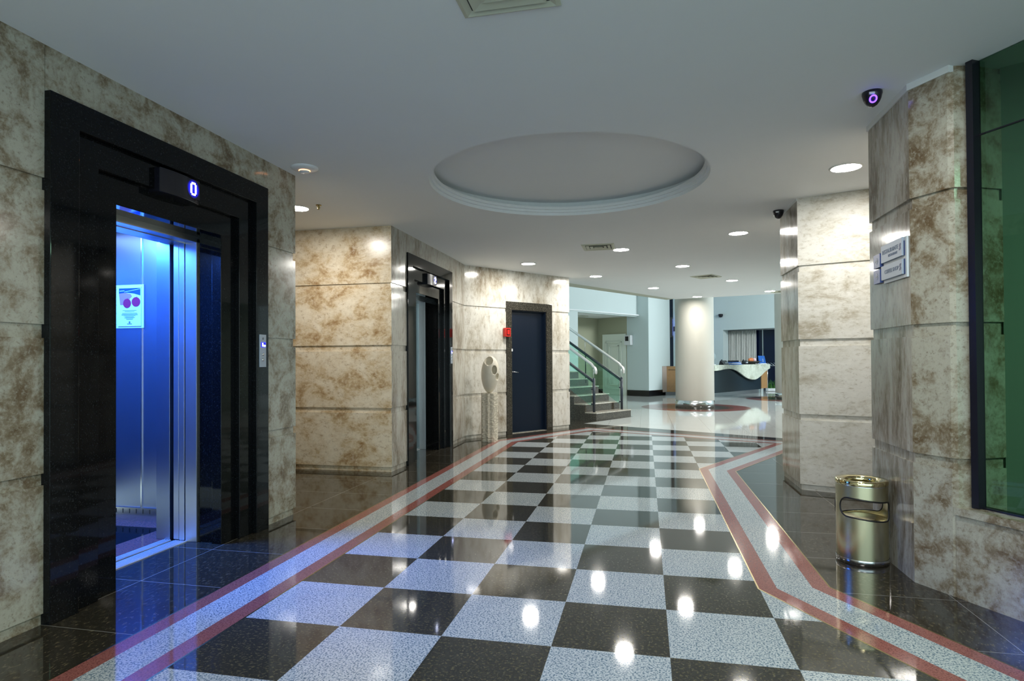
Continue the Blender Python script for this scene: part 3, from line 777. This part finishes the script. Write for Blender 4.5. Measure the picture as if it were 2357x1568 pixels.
# ------------------------------------------------------------------ hall beyond
K = Vector((.02, 18.59)); U2 = Vector((.535, .845)); A2 = Vector((-.845, .535)); V2 = -A2
def kp(s, o=0): p = K + A2 * s + U2 * o; return (p.x, p.y)          # along the shaded face, o behind it
def kq(s, o=0): p = K + U2 * s + A2 * o; return (p.x, p.y)          # along the bright face, o behind it
HZ = 5.0
m = MB()
m.prism([kp(0), kp(2.14), kp(2.14, .3), kp(.3, .3)], 0, HZ)                       # shaded wall with the door in it
m.prism([kq(0), kq(.857), kq(.857, .3), kq(.3, .3)], 0, HZ); m.prism([kq(.857), kq(1.395), kq(1.395, .3), kq(.857, .3)], 1.02, HZ)
hall = struct(m.build('wall_hall_left', 'hall_paint'), 'pale blue green hall wall with a sharp corner left of the round column', 'wall')
m = MB()
M0 = Vector((-.349, 18.823)); w1 = lambda s, o=0: tuple(M0 + U2 * s + A2 * o)
m.prism([w1(-3.275), w1(.0), w1(.0, .2), w1(-3.275, .2)], 2.725, HZ); m.prism([w1(-6.5), w1(-3.275), w1(-3.275, .2), w1(-6.5, .2)], 0, HZ)
struct(m.build('wall_hall_bulkhead', 'hall_paint'), 'pale blue bulkhead wall above the opening behind the stairs', 'wall')
m = MB(); tn = Vector(kp(2.12)); 
m.prism([tuple(tn), tuple(tn - U2 * 4.2), tuple(tn - U2 * 4.2 + A2 * .2), tuple(tn + A2 * .2)], 0, 2.80)
struct(m.build('wall_recess', 'recess_paint'), 'olive wall of the recess behind the stairs', 'wall')
m = MB(); m.prism([kp(.87, -.004), kp(2.12, -.004), kp(2.12, .0), kp(.87, .0)], 0, 2.76); struct(m.build('wall_recess_back', 'recess_paint'), 'olive wall around the white panelled door', 'wall')
m = MB(); m.prism([kp(.35, -.0), kp(2.3, 0), tuple(Vector(kp(2.3)) - U2 * 4.4), tuple(Vector(kp(.43)) - U2 * 4.4)], 2.76, 2.80)
struct(m.build('ceiling_recess', 'ceiling_paint'), 'low white ceiling of the recess behind the stairs', 'ceiling')
vent('flat grey vent in the recess ceiling above the stairs', (-2.15, 18.2), math.radians(57.6), .35, .2, 1, 2.755)
# white panelled door
def kbox(m, s0, s1, o0, o1, z0, z1): m.prism([kp(s0, o0), kp(s1, o0), kp(s1, o1), kp(s0, o1)], z0, z1)
m = MB(); kbox(m, .95, 1.82, -.045, -.004, 0, 2.10); dr = struct(m.build('door_2', 'white_door'), 'white door with stepped rectangular mouldings behind the stair railing', 'door')
m = MB(); kbox(m, .895, .95, -.06, -.004, 0, 2.16); kbox(m, 1.82, 1.875, -.06, -.004, 0, 2.16); kbox(m, .95, 1.82, -.06, -.004, 2.10, 2.16); m.build('door_frame', 'white_door', dr)
for k, (a, b) in enumerate(((.10, .18), (.23, .27))):
    m = MB(); s0, s1, z0, z1, t = .95 + a, 1.82 - a, .12 + a, 2.0 - a, .045
    kbox(m, s0, s0 + t, -.098, -.045, z0, z1); kbox(m, s1 - t, s1, -.098, -.045, z0, z1); kbox(m, s0, s1, -.098, -.045, z0, z0 + t); kbox(m, s0, s1, -.098, -.045, z1 - t, z1)
    m.build('moulding', 'white_door', dr, bevel=.018)
h = MB(); hp = Vector((*kp(1.0, -.045), 1.02)); h.tube([hp, hp + Vector((*(-U2 * .05), 0))], .02, 10); h.build('door_handle', 'steel_bright', dr)
m = MB(); kbox(m, -.012, .87, -.014, 0, 0, .2); kbox(m, 1.9, 2.12, -.014, 0, 0, .2)
m.prism([kq(-.012, -.014), kq(.86, -.014), kq(.86, 0), kq(-.012, 0)], 0, .2)
struct(m.build('baseboard_hall', 'black_skirting'), 'black skirting along the pale hall wall', 'baseboard')
T = thing('control_box', 'pale grey wall control box with a keypad beside the white door', 'control box', (*kp(.75, -.08), 1.76))
m = MB(); kbox(m, .62, .88, -.16, 0, 1.76, 2.10); m.build('case', 'white_plastic', T, bevel=.008)
m = MB(); kbox(m, .70, .83, -.168, -.158, 1.90, 2.06); m.build('keypad', 'black_plastic', T)
# back wall with curtain niche
W2 = Vector((3.073, 24.181)); bw = lambda s, o=0: tuple(W2 + V2 * s + U2 * o)
m = MB()
m.prism([bw(-2.3), bw(.017), bw(.017, .3), bw(-2.3, .3)], 0, HZ); m.prism([bw(.017), bw(5), bw(5, .3), bw(.017, .3)], 2.47, HZ)
m.prism([bw(-.02, .3), bw(.017, .3), bw(.017, .8), bw(-.02, .8)], 0, 2.6); m.prism([bw(-.02, .3), bw(5, .3), bw(5, .8), bw(-.02, .8)], 2.47, 2.6)
struct(m.build('wall_hall_back', 'hall_paint'), 'pale blue back wall above the curtain behind the reception desk', 'wall')
m = MB(); m.prism([bw(-6, 1.2), bw(-2.0, 1.2), bw(-2.0, 1.4), bw(-6, 1.4)], 0, HZ); struct(m.build('wall_hall_dark', 'night_blue'), 'dark gap of wall between the pale hall wall and the round column', 'wall')  # darkness of the gap put into the wall colour
m = MB(); m.prism([bw(1.1, .62), bw(5, .62), bw(5, .66), bw(1.1, .66)], 0, 2.5); wn = struct(m.build('window_2', 'night_blue'), 'dark blue night window right of the curtain', 'window')
m = MB(); m.prism([bw(1.41, .59), bw(1.45, .59), bw(1.45, .62), bw(1.41, .62)], 0, 2.47); m.build('window_frame', 'steel', wn)
m = MB(); m.prism([bw(-.02, .8), bw(1.2, .8), bw(1.2, .85), bw(-.02, .85)], 0, 2.6); struct(m.build('wall_niche', 'hall_paint'), 'wall behind the curtain', 'wall')
T = thing('curtain', 'cream pleated curtain in the niche behind the reception desk', 'curtain', (*bw(.6, .5), 0))
m = MB(); m.smooth = True; N = 150
top = []
for k in range(N + 1):
    s = .03 + 1.18 * k / N; wv = .030 * math.sin(k / N * PI * 2 * 17) + .012 * math.sin(k / N * PI * 2 * 5.3); top.append(bw(s, .48 + wv))
bot = [bw(.03 + 1.18 * k / N, .48 + .036 * math.sin(k / N * PI * 34 + .2) + .012 * math.sin(k / N * PI * 10)) for k in range(N + 1)]
m.add([(*p, .05) for p in bot] + [(*p, 2.44) for p in top], [(k, k + 1, N + 2 + k, N + 1 + k) for k in range(N)])
o = m.build('cloth', 'curtain_cloth', T); sd = o.modifiers.new('thickness', 'SOLIDIFY'); sd.thickness = .004
m = MB(); m.tube([(*bw(.02, .5), 2.45), (*bw(2.4, .5), 2.45)], .012, 8); m.build('curtain_rail', 'steel', T)
dm = thing('security_camera', 'tiny black camera on the pale back wall above the reception desk', 'security camera', (*bw(-.05, -.06), 3.09), 0, 'black dome cameras')
m = MB(); m.lathe([(.0005, .06), (.09, .05), (.10, .0), (.07, -.07), (.0005, -.09)], 24, smooth=True); m.build('housing', 'black_plastic', dm, local=True)
m = MB(); m.obox((-.02, .0, .01), (1, 0, 0), (0, 1, 0), (0, 0, 1), .04, .12, .03); m.build('bracket', 'black_plastic', dm, local=True)
# round columns
for c, lb in ((C1, 'thick round cream column with a steel base in the hall, in full view'), (C2, 'thick round column mostly hidden behind the far stone pier')):
    T = thing('column', lb, 'column', (*c, 0), 0, 'round hall columns'); T['kind'] = 'structure'
    m = MB(); m.lathe([(.485, .19), (.485, HZ)], 64, smooth=True); m.build('shaft', 'column_paint', T, local=True)
    m = MB(); m.lathe([(.30, .0), (.492, .0), (.492, .195), (.47, .197)], 64, smooth=True); m.build('base_band', 'steel_bright', T, local=True)
m = MB(); m.box(-7, 9.0, HZ, 10, 30, HZ + .1); struct(m.build('ceiling_hall', 'ceiling_paint'), 'high white ceiling of the hall beyond the lobby', 'ceiling')

m = MB(); m.box(9.0, 11.9, 0, 9.15, 30, HZ); struct(m.build('wall_hall_right', 'hall_paint'), 'pale wall at the right end of the hall, hidden by the stone piers', 'wall')
m = MB(); m.box(-7.0, 8.9, 0, -6.85, 30, HZ); m.box(-7, 8.8, 0, -2.3, 8.9, HZ); struct(m.build('wall_hall_stair', 'hall_paint'), 'pale wall beside the staircase, hidden by the blue door wall', 'wall')
m = MB(); m.box(4.75, 11.9, 0, 9.15, 12.0, HZ); struct(m.build('wall_hall_front', 'hall_paint'), 'pale wall closing the hall on the lobby side', 'wall')
# wooden counter tucked under the notch of the hall wall
T = thing('wood_counter', 'wooden counter end showing under the pale wall, left of the round column', 'counter', (.9, 19.6, 0))
m = MB(); m.prism([kq(.87), kq(1.16), kq(1.16, .9), kq(.87, .9)], .11, 1.015); m.build('pale_panel', 'wood_pale', T)
a = Vector(kq(1.165)); m = MB(); m.prism([tuple(a), (a.x + 1.2, a.y - .12), (a.x + 1.3, a.y + .5), (a.x - .2, a.y + .5)], .11, 1.01); m.build('front_panel', 'wood', T)
m = MB(); m.prism([(a.x + .05, a.y - .012), (a.x + 1.2, a.y - .127), (a.x + 1.2, a.y - .12), (a.x + .05, a.y - .004)], .88, .895); m.build('shadow_line', 'black_rubber', T)  # solid black strip standing in for a shadow line
m = MB(); m.prism([kq(.9, .05), kq(1.16, .05), (a.x + 1.2, a.y - .06), (a.x + 1.2, a.y + .3), kq(.9, .6)], 0, .11); m.build('plinth', 'black_skirting', T)
T = thing('television', 'dark wall television seen edge on in the gap left of the column', 'television', (1.05, 25.0, 2.2))
m = MB(); m.box(.99, 24.5, 2.2, 1.07, 25.3, 3.08); m.build('case', 'black_plastic', T, bevel=.01)
m = MB(); m.box(1.071, 24.55, 2.28, 1.074, 25.22, 3.0); m.build('screen', 'screen_blue', T)
m = MB(); m.box(1.07, 25.05, 2.5, 1.22, 25.45, 2.7); m.build('bracket', 'black_plastic', T)

# ------------------------------------------------------------------ reception desk
RZ = math.atan2(.845, .535)
T = thing('reception_desk', 'reception desk with a wave shaped marble front over a dark panel', 'reception desk', (2.04, 18.2, 0), RZ)
wave = [(-.08, .873), (.24, .882), (.63, .915), (1.05, .922), (1.34, .896), (1.64, .83), (1.98, .715), (2.33, .597), (2.65, .533), (2.9, .513), (3.17, .53), (3.57, .64), (3.87, .76), (4.18, .855), (4.38, .90)]
def smooth_line(p, n=6):
    out = []
    for i in range(len(p) - 1):
        a, b, c, d_ = p[max(i - 1, 0)], p[i], p[i + 1], p[min(i + 2, len(p) - 1)]
        for k in range(n):
            t = k / n
            out.append(tuple(.5 * ((2 * b[j]) + (-a[j] + c[j]) * t + (2 * a[j] - 5 * b[j] + 4 * c[j] - d_[j]) * t * t + (-a[j] + 3 * b[j] - 3 * c[j] + d_[j]) * t ** 3) for j in (0, 1)))
    return out + [p[-1]]
wv = smooth_line(wave)
m = MB()
for i in range(len(wv) - 1):
    (x0, z0), (x1, z1) = wv[i], wv[i + 1]
    m.prism([(x0, z0), (x1, z1), (x1, 1.03), (x0, 1.03)], -.12, -.07, 'y')
m.build('wave_front', 'counter_marble', T, local=True)
m = MB(); m.box(-.08, -.12, 1.03, 4.38, .55, 1.06); m.build('top', 'counter_marble', T, local=True, bevel=.005)
m = MB(); m.box(.0, 0, .14, 3.83, .06, 1.03); m.build('front_panel', 'desk_dark', T, local=True)
m = MB(); m.box(3.83, -.02, .16, 4.36, .45, 1.03); m.build('end_panel', 'wood', T, local=True)
m = MB(); m.box(-.04, -.06, .12, .0, .5, 1.03); m.build('side_panel', 'wood', T, local=True)
m = MB(); m.box(.02, .10, 0, 3.9, .14, .16); m.build('kick_plate', 'steel', T, local=True)
m = MB(); m.lathe([(.09, 0), (.09, .17)], 20, (4.08, .1, 0)); m.build('foot', 'steel_bright', T, local=True)
RM = Matrix.Translation((2.04, 18.2, 0)) @ Matrix.Rotation(RZ, 4, 'Z')
def desk(x, y, z=1.06): return tuple(RM @ Vector((x, y, z)))
def phone(x, y, w, label):
    T = thing('desk_telephone', label, 'telephone', desk(x, y), RZ, 'black desk telephones')
    m = MB(); m.prism([(-.09, 0), (.10, 0), (.06, .13), (.02, .15)], -w / 2, w / 2, 'x'); m.build('body', 'black_plastic', T, local=True, bevel=.006)
    m = MB(); m.tube([(-w * .3, -.0, .10), (-w * .3, .05, .165), (-w * .3, .02, .17)], .022, 8); m.build('handset', 'black_plastic', T, local=True)
    m = MB(); m.box(-w * .1, -.06, .045, w * .4, -.03, .09); m.build('keypad', 'grey_plastic', T, local=True)
phone(1.02, .08, .40, 'black desk telephone at the left of the blue paper stack')
phone(2.62, .06, .24, 'upright black desk telephone between the paper stack and the fruit bowl')
def stack(name, label, cat, x, y, parts):
    T = thing(name, label, cat, desk(x, y), RZ)
    z = 0
    for nm, w, dpt, h_, mt in parts:
        m = MB(); m.box(-w / 2, -dpt / 2, z, w / 2, dpt / 2, z + h_); m.build(nm, mt, T, local=True, bevel=.003); z += h_ + .0005
    return T
stack('paper_tray', 'blue and white tray of papers on the reception desk', 'paper tray', 1.72, .1, (('tray', .78, .3, .03, 'paper_blue'), ('sheet_stack', .72, .28, .03, 'paper'), ('upper_tray', .66, .28, .03, 'paper_blue')))
stack('book', 'dark book lying on top of the blue paper tray', 'book', 1.75, .1, (('cover', .44, .2, .05, 'black_plastic'),)).location.z = 1.06 + .0915
T = thing('fruit_bowl', 'wide shallow dark bowl on the reception desk', 'bowl', desk(3.30, .12), RZ)
m = MB(); m.lathe([(.0005, .0), (.16, .0), (.13, .03), (.30, .085), (.36, .105), (.355, .112), (.25, .08), (.0005, .05)], 36); m.build('basin', 'vent_dark', T, local=True)
for i, (dx, dy, rr, mt, lb) in enumerate(((-.15, 0, .07, 'orange_fruit', 'left orange fruit in the bowl on the desk'), (.02, .02, .085, 'orange_fruit', 'middle orange fruit, largest in the bowl on the desk'), (.19, -.02, .075, 'pink_petal', 'pale pink fruit at the right of the bowl on the desk'))):
    m = MB(); m.ball((0, 0, rr), rr); m.smooth = True; o = m.build('fruit', mt); o.location = desk(3.30 + dx, .12 + dy, 1.06 + .072 + .010 * abs(i - 1)); tag(o, lb, 'fruit', 'fruits in the bowl')
T = thing('brochure_stand', 'bright blue brochure stand at the right end of the reception desk', 'brochure stand', desk(4.06, .02), RZ)
m = MB(); m.box(-.30, -.03, .0, .29, .08, .03); m.build('base', 'paper', T, local=True)
m = MB(); m.prism([(-.01, .03), (.03, .03), (.07, .31), (.05, .31)], -.28, .27, 'x'); m.build('panel', 'paper_blue', T, local=True)
m = MB(); m.prism([(-.006, .08), (-.003, .08), (.012, .20), (.009, .20)], .0, .03, 'x'); m.build('white_mark', 'paper', T, local=True)
T = thing('vase', 'white vase holding a grey globe, half hidden by the round column', 'vase', desk(.20, .12), RZ)
m = MB(); m.lathe([(.0005, 0), (.13, 0), (.13, .02), (.07, .03), (.055, .10), (.045, .14)], 28); m.build('foot', 'white_plastic', T, local=True)
m = MB(); m.ball((0, 0, .27), .14, .14, .15, 28, 18); m.build('globe', 'shade_grey', T, local=True)
m = MB(); m.tube([(0, 0, .41), (.03, 0, .5), (.10, .02, .56), (.2, .02, .55)], [.012, .012, .010, .003], 8); m.build('sprig', 'leaf_green', T, local=True)
# plant and chrome stand behind the desk end
T = thing('potted_plant', 'spiky green plant in a white trough at the right end of the desk', 'plant', (4.83, 22.95, 0))
m = MB(); m.box(-.3, -.13, 0, .3, .13, .10); m.build('trough', 'white_plastic', T, local=True, bevel=.01)
m = MB()
for k in range(70):
    a = random.uniform(0, 2 * PI); L = random.uniform(.25, .52); ln = random.uniform(.25, .95); b0 = Vector((random.uniform(-.22, .22), random.uniform(-.06, .06), .10))
    dv = Vector((math.cos(a), math.sin(a), 0)); pt = []
    for q in range(5):
        t = q / 4; pt.append(b0 + dv * (L * ln * t * t * .8) + UP * (L * (t - .45 * ln * t * t)))
    sd_ = dv.cross(UP) * .014
    for q in range(4):
        w0, w1_ = sd_ * (1 - q / 4), sd_ * (1 - (q + 1) / 4); m.quad(pt[q] - w0, pt[q] + w0, pt[q + 1] + w1_, pt[q + 1] - w1_)
m.build('leaves', 'leaf_green', T, local=True, fix=False)
T = thing('chrome_stand', 'thin chrome stand with slanted bars behind the right end of the desk', 'stand', (4.72, 22.35, 0), RZ - PI / 2)
m = MB(); m.tube([(-.25, 0, 0), (-.25, 0, 1.08)], .012, 8); m.tube([(.25, 0, 0), (.25, 0, 1.0)], .012, 8); m.build('upright', 'steel_bright', T, local=True)
for k in range(4):
    m = MB(); m.tube([(-.25 + k * .12, 0, 1.10), (-.08 + k * .12, .02, .98)], .010, 8); m.build('slanted_bar', 'steel_bright', T, local=True)
m = MB(); m.tube([(-.30, 0, 1.0), (.32, 0, .98)], .010, 8); m.box(-.3, -.12, 0, .3, .12, .012); m.build('base', 'steel_bright', T, local=True)

# ------------------------------------------------------------------ light
w = bpy.data.worlds.new('world'); SC.world = w; w.use_nodes = True
bg = w.node_tree.nodes['Background']; bg.inputs[0].default_value = (.45, .59, .62, 1); bg.inputs[1].default_value = 1.75
def area(name, loc, size, power, col, rot=(0, 0, 0), sy=None):
    l = bpy.data.lights.new(name, 'AREA'); l.energy = power; l.color = col; l.size = size
    if sy: l.shape = 'RECTANGLE'; l.size_y = sy
    o = bpy.data.objects.new(name, l); COL.objects.link(o); o.location = loc; o.rotation_euler = rot; return o
area('unseen_hall_light', (7.6, 15.2, 4.6), 1.6, 270, (.88, .97, 1.0), (math.radians(25), math.radians(40), 0))
area('unseen_hall_light', (-4.6, 14.2, 4.9), 1.2, 75, (.80, .97, .97))  # unseen, added over the stairs to brighten the hall
area('cafe_fill', (3.2, -.8, 2.7), .8, 60, (.85, 1.0, .85))  # added light that brightens what shows through the green glass
area('lift_lamp', (-3.85, .65, 2.27), .7, 82, (.02, .17, 1.0))
for x, y, p in ((.72, .02, 10), (.6, -3.2, 14), (-1.6, -3.0, 14)): area('unseen_lobby_light', (x, y, ZC - .01), .2, p, (1, .97, .92))  # out-of-frame downlight, plus two lights added behind the camera as fill

SC.view_settings.view_transform = 'Standard'; SC.view_settings.look = 'None'; SC.view_settings.exposure = 1.3; SC.view_settings.gamma = 1.0
SC.view_settings.use_curve_mapping = False
cy = SC.cycles
cy.use_denoising = True; cy.max_bounces = 8; cy.diffuse_bounces = 4; cy.glossy_bounces = 4; cy.transmission_bounces = 6; cy.transparent_max_bounces = 8
cy.sample_clamp_indirect = 6; cy.caustics_reflective = False; cy.caustics_refractive = False
